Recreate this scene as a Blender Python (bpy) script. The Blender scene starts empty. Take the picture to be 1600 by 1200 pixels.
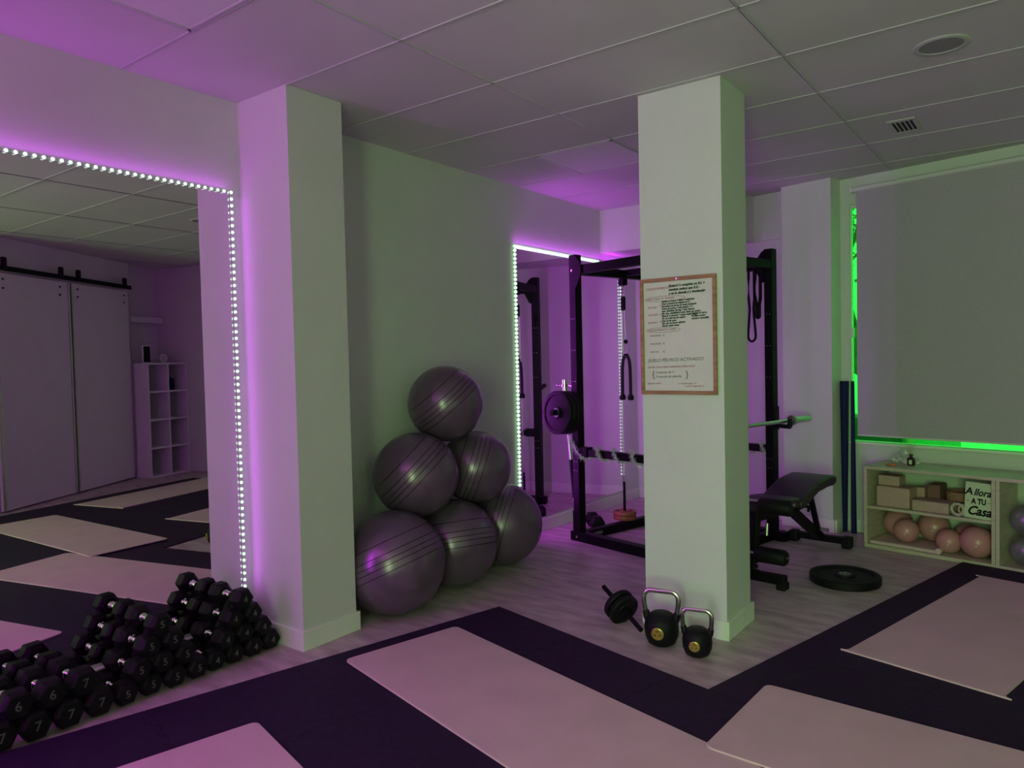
import bpy, bmesh, math, random
from mathutils import Vector, Matrix
random.seed(7)
C = bpy.context.scene.collection
SC = bpy.context.scene
PI = math.pi

# ------------------------------------------------------------------ camera
YAW, PITCH, ROLL, FPX = 0.639678, -0.0334477, -0.0226134, 1146.63
EYE = Vector((0, 0, 1.42))
fw = Vector((-math.sin(YAW)*math.cos(PITCH), math.cos(YAW)*math.cos(PITCH), math.sin(PITCH)))
r0 = Vector((math.cos(YAW), math.sin(YAW), 0)); u0 = r0.cross(fw)
rt = r0*math.cos(ROLL) + u0*math.sin(ROLL); up = -r0*math.sin(ROLL) + u0*math.cos(ROLL)
cam_d = bpy.data.cameras.new('camera'); cam = bpy.data.objects.new('camera', cam_d); C.objects.link(cam)
cam_d.sensor_fit = 'HORIZONTAL'; cam_d.sensor_width = 36; cam_d.lens = 36*FPX/1600
cam_d.clip_start = 0.05; cam_d.clip_end = 200
M = Matrix((rt, up, -fw)).transposed().to_4x4(); M.translation = EYE; cam.matrix_world = M
SC.camera = cam

# ------------------------------------------------------------------ view / world
SC.view_settings.view_transform = 'Standard'; SC.view_settings.look = 'None'
SC.view_settings.exposure = 0.0; SC.view_settings.gamma = 1.0; SC.view_settings.use_curve_mapping = False
w = bpy.data.worlds.new('daylight'); SC.world = w; w.use_nodes = True
wn = w.node_tree.nodes; wl = w.node_tree.links
bg = wn['Background']; bg.inputs[1].default_value = 1.0
tc = wn.new('ShaderNodeTexCoord'); sx = wn.new('ShaderNodeSeparateXYZ'); cr = wn.new('ShaderNodeValToRGB')
wl.new(tc.outputs['Generated'], sx.inputs[0]); wl.new(sx.outputs['Z'], cr.inputs[0]); wl.new(cr.outputs[0], bg.inputs[0])
cr.color_ramp.elements[0].color = (0.02, 1.8, 0.08, 1); cr.color_ramp.elements[1].color = (0.14, 2.8, 0.32, 1)
cr.color_ramp.elements[1].position = 0.5

# ------------------------------------------------------------------ lamps
def area(name, loc, normal, sx_, sy_, col, power, long_axis=None):
    d = bpy.data.lights.new(name, 'AREA'); d.shape = 'RECTANGLE'; d.size = sx_; d.size_y = sy_
    d.color = col; d.energy = power
    o = bpy.data.objects.new(name, d); C.objects.link(o)
    z = -Vector(normal).normalized(); x = Vector(long_axis).normalized()
    x = (x - x.dot(z)*z).normalized(); y = z.cross(x)
    m = Matrix((x, y, z)).transposed().to_4x4(); m.translation = Vector(loc); o.matrix_world = m
    return o
PUR = (0.68, 0.04, 1.0)
XW = -3.405
# one-sided LED tapes round the two wall mirrors, shining outward on to walls, pillar and ceiling
area('led_tape_light', (XW+.03, 2.19, 1.28), (.46, .89, 0), 2.04, .012, PUR, .5, (0, 0, 1))
area('led_tape_light', (XW+.03, 0.70, 2.31), (.22, 0, .975), 2.95, .012, PUR, 1.5, (0, 1, 0))
area('led_tape_light', (XW+.03, -0.80, 1.28), (.50, .87, 0), 2.04, .03, PUR, 19, (0, 0, 1))
area('led_tape_light', (XW+.03, 4.64, 1.28), (.45, .89, 0), 2.04, .012, PUR, 10, (0, 0, 1))
area('led_tape_light', (XW+.03, 6.34, 1.28), (.80, .60, 0), 2.04, .012, PUR, 1.2, (0, 0, 1))
area('led_tape_light', (XW+.03, 5.49, 2.31), (.30, 0, .95), 1.70, .012, PUR, 1.5, (0, 1, 0))
# greenish daylight from behind the camera, let in by an added, unseen glass door
area('added_door_daylight', (.80, -2.97, 1.25), (0, 1, 0), 1.5, 2.0, (0.56, 1.0, 0.38), 138, (1, 0, 0))
# upward magenta fill lamp added above the unseen partition to tint the ceiling
area('added_magenta_fill', (-1.9, -1.30, 2.36), (0, .25, 1), 2.6, .05, (.90, .08, .92), 50, (1, 0, 0))

# ------------------------------------------------------------------ materials
def mat(name, col, rough=.6, metal=0., noise=0., nscale=8., bump=0., bscale=60., emit=None, estr=0., spec=.5, stretch=None, col2=None, coat=0., trans=0.):
    m = bpy.data.materials.new(name); m.use_nodes = True; n = m.node_tree.nodes; l = m.node_tree.links
    b = n['Principled BSDF']; b.inputs['Roughness'].default_value = rough; b.inputs['Metallic'].default_value = metal
    b.inputs['Specular IOR Level'].default_value = spec; b.inputs['Coat Weight'].default_value = coat
    b.inputs['Transmission Weight'].default_value = trans
    t = n.new('ShaderNodeTexCoord'); mp = n.new('ShaderNodeMapping'); l.new(t.outputs['Object'], mp.inputs[0])
    if stretch: mp.inputs['Scale'].default_value = stretch[0:3]; mp.inputs['Rotation'].default_value = (0, 0, stretch[3])
    nz = n.new('ShaderNodeTexNoise'); nz.inputs['Scale'].default_value = nscale; nz.inputs['Detail'].default_value = 6
    l.new(mp.outputs[0], nz.inputs['Vector'])
    r = n.new('ShaderNodeValToRGB'); l.new(nz.outputs['Fac'], r.inputs[0])
    c2 = col2 or tuple(c*(1-noise) for c in col)
    r.color_ramp.elements[0].color = (*c2, 1); r.color_ramp.elements[1].color = (*col, 1)
    r.color_ramp.elements[0].position = .35; r.color_ramp.elements[1].position = .65
    l.new(r.outputs[0], b.inputs['Base Color'])
    if bump > 0:
        n2 = n.new('ShaderNodeTexNoise'); n2.inputs['Scale'].default_value = bscale; l.new(mp.outputs[0], n2.inputs['Vector'])
        bp = n.new('ShaderNodeBump'); bp.inputs['Strength'].default_value = bump; bp.inputs['Distance'].default_value = .01
        l.new(n2.outputs['Fac'], bp.inputs['Height']); l.new(bp.outputs[0], b.inputs['Normal'])
    if emit: b.inputs['Emission Color'].default_value = (*emit, 1); b.inputs['Emission Strength'].default_value = estr
    return m
MAT = {}
MAT['wall'] = mat('painted_plaster', (.66, .66, .65), .75, noise=.04, nscale=3, bump=.06, bscale=90)
MAT['ceil'] = mat('ceiling_board', (.66, .61, .65), .8, noise=.05, nscale=2.5, bump=.05, bscale=120)
MAT['tbar'] = mat('white_steel_grid', (.55, .52, .55), .35, noise=.03)
MAT['gap'] = mat('painted_shadow', (.03, .02, .03), .9, noise=.2)  # dark colour painted where shade sits: grid lines, duct, plate grips
MAT['floor'] = mat('vinyl_plank', (.62, .49, .52), .42, nscale=4.5, bump=.04, bscale=30, stretch=(1, 3.2, 1, .25), col2=(.40, .29, .33))
MAT['base'] = mat('white_baseboard', (.80, .80, .76), .45, noise=.03)
MAT['rubber'] = mat('rubber_floor', (.028, .008, .045), .75, noise=.3, nscale=30, bump=.15, bscale=250, spec=.25)
MAT['pink'] = mat('pink_foam', (.72, .48, .54), .8, noise=.08, nscale=4, bump=.05, bscale=200)
MAT['mirror'] = mat('mirror_glass', (.82, .78, .82), .0, metal=1, noise=.0)
MAT['black'] = mat('black_powder_coat', (.006, .004, .008), .5, noise=.3, nscale=20, spec=.15)
MAT['blackrub'] = mat('black_rubber', (.009, .006, .011), .55, noise=.3, nscale=20, bump=.05, spec=.2)
MAT['chrome'] = mat('chrome', (.85, .85, .83), .12, metal=1, noise=.05)
MAT['steel'] = mat('dull_steel', (.6, .6, .58), .32, metal=1, noise=.1)
MAT['wood'] = mat('pale_beech', (.62, .50, .45), .5, nscale=6, stretch=(1, 1, 8, 0), col2=(.52, .40, .36))
MAT['woodframe'] = mat('brown_wood', (.42, .22, .10), .5, nscale=8, stretch=(1, 1, 6, 0), col2=(.30, .13, .06))
MAT['orange'] = mat('terracotta_iron', (.32, .10, .05), .5, noise=.3, nscale=15)
MAT['paper'] = mat('whiteboard_sheet', (.64, .66, .54), .35, noise=.05)
MAT['inkdark'] = mat('dark_ink', (.02, .08, .03), .6, noise=.1)
MAT['inkred'] = mat('red_ink', (.30, .04, .06), .6, noise=.1)
MAT['grey_ink'] = mat('grey_print', (.14, .15, .13), .6, noise=.1)
MAT['navy'] = mat('navy_foam', (.012, .012, .09), .65, noise=.2, spec=.2)
MAT['pinkball'] = mat('pink_vinyl', (.62, .25, .30), .28, noise=.08, nscale=5)
MAT['pinkblock'] = mat('pink_cork', (.55, .34, .33), .7, noise=.1, nscale=30)
MAT['brownblock'] = mat('brown_cork', (.26, .11, .11), .75, noise=.2, nscale=30)
MAT['basket'] = mat('woven_brown', (.40, .20, .13), .7, noise=.3, nscale=60, bump=.3, bscale=120)
MAT['silverball'] = mat('silver_vinyl', (.34, .30, .35), .25, noise=.3, nscale=9, bump=.4, bscale=12, metal=.5)
MAT['white'] = mat('white_laminate', (.72, .68, .72), .5, noise=.04)
MAT['amber'] = mat('amber_glass', (.03, .01, .01), .15, noise=.2, spec=.6)
MAT['reed'] = mat('reed', (.5, .42, .2), .7, noise=.2)
MAT['crystal'] = mat('orange_stone', (.75, .22, .10), .3, noise=.4, nscale=40)
MAT['tinsel'] = mat('silver_tinsel', (.95, .88, .98), .25, metal=.35, noise=.25, nscale=60)
MAT['gold'] = mat('gold_badge', (.55, .36, .10), .35, metal=.7, noise=.2, nscale=60)
MAT['golddark'] = mat('bronze_relief', (.22, .10, .03), .5, metal=.5, noise=.2, nscale=60)
MAT['bead'] = mat('led_chip', (.8, .9, .8), .5, emit=(.62, 1.0, .66), estr=1.15)
MAT['tape'] = mat('led_tape_back', (.55, .45, .6), .5, noise=.05)
MAT['plastic'] = mat('dark_vent', (.30, .27, .30), .6, noise=.1)
MAT['leaf'] = mat('leaf', (.02, .22, .03), .6, noise=.7, nscale=3)
MAT['bark'] = mat('bark', (.03, .10, .03), .8, noise=.4)
MAT['tarmac'] = mat('pale_paving', (.35, .70, .40), .8, noise=.3, nscale=2)
MAT['carpaint'] = mat('dark_car_paint', (.01, .05, .02), .15, noise=.1, coat=.5)
MAT['vanwhite'] = mat('white_car_paint', (.70, .80, .72), .3, noise=.03)
MAT['glass'] = mat('window_glass', (.95, 1, .97), .0, trans=1.0)
MAT['pvc'] = mat('window_frame_white', (.75, .76, .72), .4, noise=.03)

def blind_mat():
    m = bpy.data.materials.new('roller_blind_fabric'); m.use_nodes = True; n = m.node_tree.nodes; l = m.node_tree.links
    b = n['Principled BSDF']; b.inputs['Roughness'].default_value = .85
    t = n.new('ShaderNodeTexCoord'); nz = n.new('ShaderNodeTexNoise'); nz.inputs['Scale'].default_value = 160
    l.new(t.outputs['Object'], nz.inputs['Vector']); r = n.new('ShaderNodeValToRGB'); l.new(nz.outputs['Fac'], r.inputs[0])
    r.color_ramp.elements[0].color = (.40, .34, .43, 1); r.color_ramp.elements[1].color = (.56, .48, .59, 1)
    l.new(r.outputs[0], b.inputs['Base Color'])
    tr = n.new('ShaderNodeBsdfTranslucent'); tr.inputs[0].default_value = (.7, .45, .75, 1)
    mx = n.new('ShaderNodeMixShader'); mx.inputs[0].default_value = .035
    l.new(b.outputs[0], mx.inputs[1]); l.new(tr.outputs[0], mx.inputs[2]); l.new(mx.outputs[0], n['Material Output'].inputs[0])
    return m
MAT['blind'] = blind_mat()

def ball_mat():
    m = bpy.data.materials.new('grey_purple_vinyl'); m.use_nodes = True; n = m.node_tree.nodes; l = m.node_tree.links
    b = n['Principled BSDF']; b.inputs['Roughness'].default_value = .27; b.inputs['Metallic'].default_value = .45
    t = n.new('ShaderNodeTexCoord'); s = n.new('ShaderNodeSeparateXYZ'); l.new(t.outputs['Object'], s.inputs[0])
    acc = None
    for z0 in (-.035, 0.0, .028, .060, .120):          # moulded ridges round the ball
        sub = n.new('ShaderNodeMath'); sub.operation = 'SUBTRACT'; l.new(s.outputs['Z'], sub.inputs[0]); sub.inputs[1].default_value = z0
        ab = n.new('ShaderNodeMath'); ab.operation = 'ABSOLUTE'; l.new(sub.outputs[0], ab.inputs[0])
        lt = n.new('ShaderNodeMath'); lt.operation = 'LESS_THAN'; l.new(ab.outputs[0], lt.inputs[0]); lt.inputs[1].default_value = .0019
        if acc is None: acc = lt
        else:
            ad = n.new('ShaderNodeMath'); ad.operation = 'MAXIMUM'; l.new(acc.outputs[0], ad.inputs[0]); l.new(lt.outputs[0], ad.inputs[1]); acc = ad
    nz = n.new('ShaderNodeTexNoise'); nz.inputs['Scale'].default_value = 5; l.new(t.outputs['Object'], nz.inputs['Vector'])
    r = n.new('ShaderNodeValToRGB'); l.new(nz.outputs['Fac'], r.inputs[0])
    r.color_ramp.elements[0].color = (.15, .09, .16, 1); r.color_ramp.elements[1].color = (.20, .13, .21, 1)
    mx = n.new('ShaderNodeMixRGB'); l.new(acc.outputs[0], mx.inputs[0]); l.new(r.outputs[0], mx.inputs[1]); mx.inputs[2].default_value = (.03, .01, .03, 1)
    l.new(mx.outputs[0], b.inputs['Base Color'])
    bp = n.new('ShaderNodeBump'); bp.invert = True; bp.inputs['Strength'].default_value = .5; bp.inputs['Distance'].default_value = .004
    l.new(acc.outputs[0], bp.inputs['Height']); l.new(bp.outputs[0], b.inputs['Normal'])
    return m
MAT['gymball'] = ball_mat()

# ------------------------------------------------------------------ mesh helpers
def nb(): return bmesh.new()
def bx(bm, x0, x1, y0, y1, z0, z1, mtx=None):
    vs = [bm.verts.new((x, y, z)) for z in (z0, z1) for y in (y0, y1) for x in (x0, x1)]
    for f in ((0, 2, 3, 1), (4, 5, 7, 6), (0, 1, 5, 4), (2, 6, 7, 3), (0, 4, 6, 2), (1, 3, 7, 5)):
        bm.faces.new([vs[i] for i in f])
    if mtx is not None: bmesh.ops.transform(bm, matrix=mtx, verts=vs)
    return bm
def frame_of(d):
    d = d.normalized(); a = Vector((0, 0, 1)) if abs(d.z) < .9 else Vector((1, 0, 0))
    x = a.cross(d).normalized(); return x, d.cross(x)
def cyl(bm, p0, p1, r, seg=20, r2=None, caps=True, ang=0.):
    p0 = Vector(p0); p1 = Vector(p1); x, y = frame_of(p1-p0); r2 = r if r2 is None else r2
    A = [bm.verts.new(p0+(x*math.cos(ang+2*PI*i/seg)+y*math.sin(ang+2*PI*i/seg))*r) for i in range(seg)]
    B = [bm.verts.new(p1+(x*math.cos(ang+2*PI*i/seg)+y*math.sin(ang+2*PI*i/seg))*r2) for i in range(seg)]
    for i in range(seg): bm.faces.new((A[i], A[(i+1) % seg], B[(i+1) % seg], B[i]))
    if caps: bm.faces.new(A[::-1]); bm.faces.new(B)
    return bm
def beam(bm, p0, p1, w_, h_, upv=(0, 0, 1)):
    p0 = Vector(p0); p1 = Vector(p1); d = (p1-p0).normalized(); s = d.cross(Vector(upv)).normalized(); t = s.cross(d)
    q = []
    for p in (p0, p1):
        for a, b in ((-1, -1), (1, -1), (1, 1), (-1, 1)): q.append(bm.verts.new(p+s*a*w_/2+t*b*h_/2))
    for f in ((3, 2, 1, 0), (4, 5, 6, 7), (0, 1, 5, 4), (1, 2, 6, 5), (2, 3, 7, 6), (3, 0, 4, 7)): bm.faces.new([q[i] for i in f])
    return bm
def tube(bm, pts, r, seg=10, closed=False, flat=None):
    pts = [Vector(p) for p in pts]; n = len(pts); rings = []; prev = None
    for i, p in enumerate(pts):
        a = pts[(i-1) % n] if (closed or i > 0) else p; b = pts[(i+1) % n] if (closed or i < n-1) else p
        d = (b-a).normalized()
        if prev is None: x, y = frame_of(d)
        else: x = (prev-prev.dot(d)*d).normalized(); y = d.cross(x)
        prev = x; rr = r[i] if isinstance(r, (list, tuple)) else r
        rings.append([bm.verts.new(p+x*math.cos(2*PI*k/seg)*rr+y*math.sin(2*PI*k/seg)*rr*(flat or 1)) for k in range(seg)])
    for i in range(n if closed else n-1):
        A = rings[i]; B = rings[(i+1) % n]
        for k in range(seg): bm.faces.new((A[k], A[(k+1) % seg], B[(k+1) % seg], B[k]))
    if not closed: bm.faces.new(rings[0][::-1]); bm.faces.new(rings[-1])
    return bm
def lathe(bm, prof, p0=(0, 0, 0), axis=(0, 0, 1), seg=32):
    p0 = Vector(p0); ax = Vector(axis).normalized(); x, y = frame_of(ax); rings = []
    for r, z in prof:
        if r < 1e-6: rings.append([bm.verts.new(p0+ax*z)])
        else: rings.append([bm.verts.new(p0+ax*z+(x*math.cos(2*PI*k/seg)+y*math.sin(2*PI*k/seg))*r) for k in range(seg)])
    for A, B in zip(rings, rings[1:]):
        for k in range(seg):
            k2 = (k+1) % seg
            if len(A) == 1 and len(B) == 1: continue
            if len(A) == 1: bm.faces.new((A[0], B[k2], B[k]))
            elif len(B) == 1: bm.faces.new((A[k], A[k2], B[0]))
            else: bm.faces.new((A[k], A[k2], B[k2], B[k]))
    return bm
def sph(bm, c, r, su=24, sv=14, sc=(1, 1, 1)):
    prof = [(max(0, r*math.sin(PI*i/sv)) if 0 < i < sv else 0, -r*math.cos(PI*i/sv)) for i in range(sv+1)]
    n0 = len(bm.verts); lathe(bm, prof, (0, 0, 0), (0, 0, 1), su); bm.verts.ensure_lookup_table()
    for v in bm.verts[n0:]: v.co = Vector((v.co.x*sc[0]+c[0], v.co.y*sc[1]+c[1], v.co.z*sc[2]+c[2]))
    return bm
def prism(bm, poly, z0, z1, mtx=None):
    A = [bm.verts.new((x, y, z0)) for x, y in poly]; B = [bm.verts.new((x, y, z1)) for x, y in poly]; n = len(poly)
    bm.faces.new(A[::-1]); bm.faces.new(B)
    for i in range(n): bm.faces.new((A[i], A[(i+1) % n], B[(i+1) % n], B[i]))
    if mtx is not None: bmesh.ops.transform(bm, matrix=mtx, verts=A+B)
    return bm
def obj(name, bm, m, parent=None, smooth=0, bevel=0, loc=None, rot=None, bseg=2):
    me = bpy.data.meshes.new(name); bmesh.ops.recalc_face_normals(bm, faces=bm.faces); bm.to_mesh(me); bm.free()
    me.materials.append(MAT[m] if isinstance(m, str) else m)
    if smooth:
        for p in me.polygons: p.use_smooth = True
        me.set_sharp_from_angle(angle=math.radians(smooth))
    o = bpy.data.objects.new(name, me); C.objects.link(o)
    if parent is not None: o.parent = parent
    if loc is not None: o.location = loc
    if rot is not None: o.rotation_euler = rot
    if bevel:
        b = o.modifiers.new('bevel', 'BEVEL'); b.width = bevel; b.segments = bseg; b.limit_method = 'ANGLE'; b.angle_limit = .6
    return o
def tag(o, label, cat, group=None, kind=None):
    o['label'] = label; o['category'] = cat
    if group: o['group'] = group
    if kind: o['kind'] = kind
    return o
def thing(name, label, cat, loc=(0, 0, 0), rotz=0., group=None, rot=None):
    o = bpy.data.objects.new(name, None); C.objects.link(o); o.empty_display_size = .05
    o.location = loc; o.rotation_euler = rot if rot else (0, 0, rotz)
    return tag(o, label, cat, group)
def struct(name, bm, m, label=None, parent=None, **k):
    o = obj(name, bm, m, parent, **k)
    if parent is None:
        o['kind'] = 'structure'
        if label: o['label'] = label; o['category'] = name.split('_')[0]
    return o
def dup(root, loc, rot=None, label=None):
    r = root.copy(); C.objects.link(r); r.location = loc
    if rot is not None: r.rotation_euler = rot
    if label: r['label'] = label
    for ch in list(root.children):
        c = ch.copy(); C.objects.link(c); c.parent = r
        for g in list(ch.children):
            d = g.copy(); C.objects.link(d); d.parent = c
    return r
_dg = {}
def text_bm(s, size, ext=.0006, shear=0., bold=0., spacing=1.0, align='CENTER'):
    cu = bpy.data.curves.new('t', 'FONT'); cu.body = s; cu.size = size; cu.extrude = ext; cu.shear = shear; cu.offset = bold
    cu.align_x = align; cu.align_y = 'CENTER'; cu.space_character = spacing; cu.resolution_u = 3
    t = bpy.data.objects.new('t', cu); C.objects.link(t)
    me = t.to_mesh(); bm = bmesh.new(); bm.from_mesh(me); t.to_mesh_clear()
    bpy.data.objects.remove(t); bpy.data.curves.remove(cu)
    return bm
def V(*a): return Vector(a)

# ------------------------------------------------------------------ frames of reference
H = 2.774
# window wall: u runs along it to the right, v into the wall
WU = V(.978, -.208, 0); WV = V(.208, .978, 0); WO = V(-1.359, 6.251, 0)
W_ANG = math.atan2(-.208, .978)
def wp(u, v, z=0.): return WO + WU*u + WV*v + V(0, 0, z)
WM = Matrix.Rotation(W_ANG, 4, 'Z'); WM.translation = WO
# rack / rubber floor frame
R_ANG = math.radians(-14.03)

# ------------------------------------------------------------------ room shell
bm = nb(); bx(bm, -3.6, 4.2, -3.2, 8.0, -.12, 0); struct('floor', bm, 'floor', 'pale pinkish wood-look vinyl plank floor')
bm = nb(); bx(bm, -3.6, 4.2, -3.2, 6.95, H, H+.12); ceiling = struct('ceiling', bm, 'ceil', 'suspended ceiling of large rectangular boards')
# grid of T bars
bm = nb(); bg2 = nb()
def tbar(x0, y0, x1, y1, w_=.011):
    beam(bm, (x0, y0, H-.002), (x1, y1, H-.002), w_, .004)
    d = V(x1-x0, y1-y0, 0).normalized(); s = V(-d.y, d.x, 0)*(w_/2+.002)
    beam(bg2, V(x0, y0, H-.0008)+s, V(x1, y1, H-.0008)+s, .0045, .0016)  # dark strip painted as the shadow line beside the bar
LY = [-2.56, -1.96, -1.35, -.75, -.15, .455, 1.06, 1.66, 2.256, 2.88, 3.475, 4.08, 4.69, 5.285, 5.89]
for x in (-2.22, -1.0, .21, 1.42, 2.63): tbar(x, -3, x, 5.99 if x < -1.5 else 6.9)
for y in LY: tbar(-3.40, y, 4.1, y)
tbar(-2.82, 4.08, -2.82, 4.69); tbar(-2.81, 1.06, -2.81, 1.66)
o = obj('ceiling_grid', bm, 'tbar', ceiling); o2 = obj('painted_shadow', bg2, 'gap', ceiling)
# walls
bm = nb(); bx(bm, XW-.15, XW, -3.2, 7.2, 0, H); struct('wall_left', bm, 'wall', 'long white side wall carrying the two mirrors')
bm = nb(); bx(bm, XW, 4.2, -3.2, -3.05, 0, .15); bx(bm, XW, 0, -3.2, -3.05, .15, H); bx(bm, 1.6, 4.2, -3.2, -3.05, .15, H); bx(bm, 0, 1.6, -3.2, -3.05, 2.35, H)
struct('wall_rear', bm, 'wall')
bm = nb(); bx(bm, XW, -.45, -1.42, -1.20, 0, 2.34); struct('wall_partition', bm, 'wall')  # unseen partition added to keep door light off mirror wall and pillar
bm = nb(); beam(bm, (.03, -3.1, .15), (.03, -3.1, 2.35), .06, .06, (1, 0, 0)); beam(bm, (1.57, -3.1, .15), (1.57, -3.1, 2.35), .06, .06, (1, 0, 0)); bx(bm, 0, 1.6, -3.13, -3.07, 2.29, 2.35); bx(bm, 0, 1.6, -3.13, -3.07, .15, .21)
struct('window_added', bm, 'pvc')  # frame of the added, unseen glass door
# window wall (also the back of the rack recess), with the window opening
WIN = (.048, 1.95, .715, 2.57)
bm = nb()
bx(bm, -2.4, -.3, 0, .18, 0, H); bx(bm, -.3, WIN[0], 0, .052, 0, H); bx(bm, WIN[0], WIN[1], 0, .052, 0, WIN[2]); bx(bm, WIN[1], 5.7, 0, .18, 0, WIN[2]); bx(bm, WIN[0], 5.7, 0, .18, WIN[3], H); bx(bm, WIN[1], 5.7, 0, .18, WIN[2], WIN[3])
struct('wall_window', bm, 'wall', 'far white wall with the blinded window').matrix_world = WM
bm = nb(); bx(bm, -.435, -.025, -.16, 0, 0, H); o = struct('wall_pier', bm, 'wall', 'shallow white pier between rack recess and window'); o.matrix_world = WM
bm = nb(); bx(bm, -.45, -.010, -.175, .0, 0, .10); bx(bm, -.010, .005, -.16, 0, 0, .10); bx(bm, .005, .2, -.014, 0, 0, .10)
o = struct('baseboard_window', bm, 'base', bevel=.003); o.matrix_world = WM
bm = nb(); bx(bm, -2.2, -.45, -.014, 0, 0, .10); o = struct('baseboard_recess', bm, 'base', bevel=.003); o.matrix_world = WM
# bulkhead above the recess
bm = nb(); prism(bm, [(XW, 5.994), (-2.19, 5.994), (-2.105, 6.38), (-1.86, 6.33), (-1.86, 6.7), (XW, 6.95)], 2.385, H)
struct('wall_bulkhead', bm, 'wall')
# left pillar and free column
bm = nb(); bx(bm, XW, -2.995, 2.25, 2.59, 0, H); struct('wall_pillar', bm, 'wall', 'white square pillar joined to the mirror wall')
bm = nb(); bx(bm, XW, -2.979, 2.234, 2.606, 0, .10); struct('baseboard_pillar', bm, 'base', bevel=.003)
bm = nb(); bx(bm, -1.757, -1.316, 3.515, 3.86, 0, H); struct('wall_column', bm, 'wall', 'free-standing white square column with a framed poster')
bm = nb(); bx(bm, -1.773, -1.300, 3.499, 3.876, 0, .095); struct('baseboard_column', bm, 'base', bevel=.003)
bm = nb(); bx(bm, XW, XW+.014, -3.0, 2.234, 0, .10); bx(bm, XW, XW+.014, 2.606, 6.66, 0, .10); struct('baseboard_left', bm, 'base', bevel=.003)
# angled closet wall seen in the mirror
def dline(t): return V(1.70+.518*t, 2.76+.855*t, 0)
D_ANG = math.atan2(.855, .518)
bm = nb(); prism(bm, [tuple(dline(-.35)[:2]), tuple((dline(-.35)+V(.9, -.45, 0))[:2]), (4.2, 1.9), (4.2, 5.6), (3.25, 5.3), (3.02, 4.72), tuple(dline(2.3)[:2])], 0, H)
struct('wall_right', bm, 'wall')
bm = nb(); bx(bm, 2.9, 3.0, -3.05, 2.0, 0, H); struct('wall_side', bm, 'wall')

# sliding doors with black rail
def make_door(n, t0, t1, hang):
    r = thing('door_%d' % n, 'tall pale sliding closet door hung from the black rail', 'door', dline(t0), D_ANG)
    r['kind'] = 'structure'
    L = t1-t0
    obj('door_panel', bx(nb(), .012, L-.012, .05, .085, .015, 2.40), 'white', r, bevel=.003)
    b = nb()
    for x in (.02, L-.02): beam(b, (x, .09, .02), (x, .09, 2.395), .022, .012, (0, 1, 0))
    obj('edge_trim', b, 'steel', r)
    for x in hang:
        b = nb(); bx(b, x-.03, x+.03, .09, .125, 2.44, 2.56); obj('hanger', b, 'black', r, bevel=.012)
        b = nb(); [cyl(b, (x, .085, z), (x, .095, z), .010, 10) for z in (2.25, 2.34)]; obj('bolt', b, 'black', r)
    return r
make_door(1, -.02, 1.065, (.12, .93)); make_door(2, 1.075, 2.17, (.12, .98))
b = nb(); bx(b, -.4, 2.2, .09, .105, 2.425, 2.475)
tag(obj('sliding_door_rail', b, 'black', None, loc=dline(0), rot=(0, 0, D_ANG), bevel=.002), 'black steel rail above the sliding closet doors, seen in the mirror', 'rail')

# closet fronts behind the cube shelf (seen in the mirror)
q0 = V(2.93, 4.66, 0); q1 = V(3.14, 5.27, 0); ca = math.atan2((q1-q0).y, (q1-q0).x)
b = nb(); bx(b, -.02, .63, .0, .05, 2.02, 2.10)
struct('trim_1', b, 'white', loc=q0, rot=(0, 0, ca), bevel=.004)

# ------------------------------------------------------------------ mirrors
def mirror(y0, y1, label):
    r = thing('mirror', label, 'mirror', (XW, (y0+y1)/2, .12), 0, 'frameless wall mirrors')
    h2 = (y1-y0)/2
    obj('mirror_glass', bx(nb(), .001, .006, -h2, h2, 0, 2.19), 'mirror', r)
    return r
mirror(-.80, 2.19, 'large frameless wall mirror behind the dumbbells, reflecting closet doors')
mirror(4.63, 6.34, 'tall frameless wall mirror behind the power rack, reflecting a rack post')

# ------------------------------------------------------------------ LED strips
def led_strip(segs, label, spacing, rad, maxn, name='led_strip_light'):
    """segs: list of ((y,z),(y,z),visible)"""
    r = thing(name, label, 'light', (XW, 0, 0))
    b = nb()
    for a, c, vis in segs: beam(b, (.009, *a), (.009, *c), .012, .004, (1, 0, 0))
    obj('tape', b, 'tape', r)
    me = None; cnt = 0; rest = nb(); nrest = 0
    for a, c, vis in segs:
        L = math.hypot(c[0]-a[0], c[1]-a[1]); n = int(L/spacing)
        for i in range(n+1):
            y = a[0]+(c[0]-a[0])*i/n; z = a[1]+(c[1]-a[1])*i/n
            if vis and cnt < maxn:
                if me is None:
                    bb = nb(); sph(bb, (0, 0, 0), rad, 8, 5); o = obj('led', bb, 'bead', r, smooth=60); me = o.data
                else:
                    o = bpy.data.objects.new('led', me); C.objects.link(o); o.parent = r
                o.location = (.016, y, z); cnt += 1
            else: sph(rest, (.016, y, z), rad*.65, 6, 4); nrest += 1
    if nrest:
        o = obj('led', rest, 'bead', r, smooth=60); o['kind'] = 'stuff'
    return r
led_strip([((2.19, 2.305), (2.19, .24), 1), ((2.15, 2.305), (1.12, 2.305), 1), ((1.08, 2.305), (-.8, 2.305), 0)],
          'glowing green-white LED strip edging the large mirror behind the dumbbells', .0335, .0085, 100)
led_strip([((4.63, 2.30), (4.63, .40), 1), ((4.66, 2.30), (5.92, 2.30), 1), ((6.34, 2.28), (6.34, .28), 0)],
          'glowing green-white LED strip edging the mirror behind the power rack', .032, .0135, 100)

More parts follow.
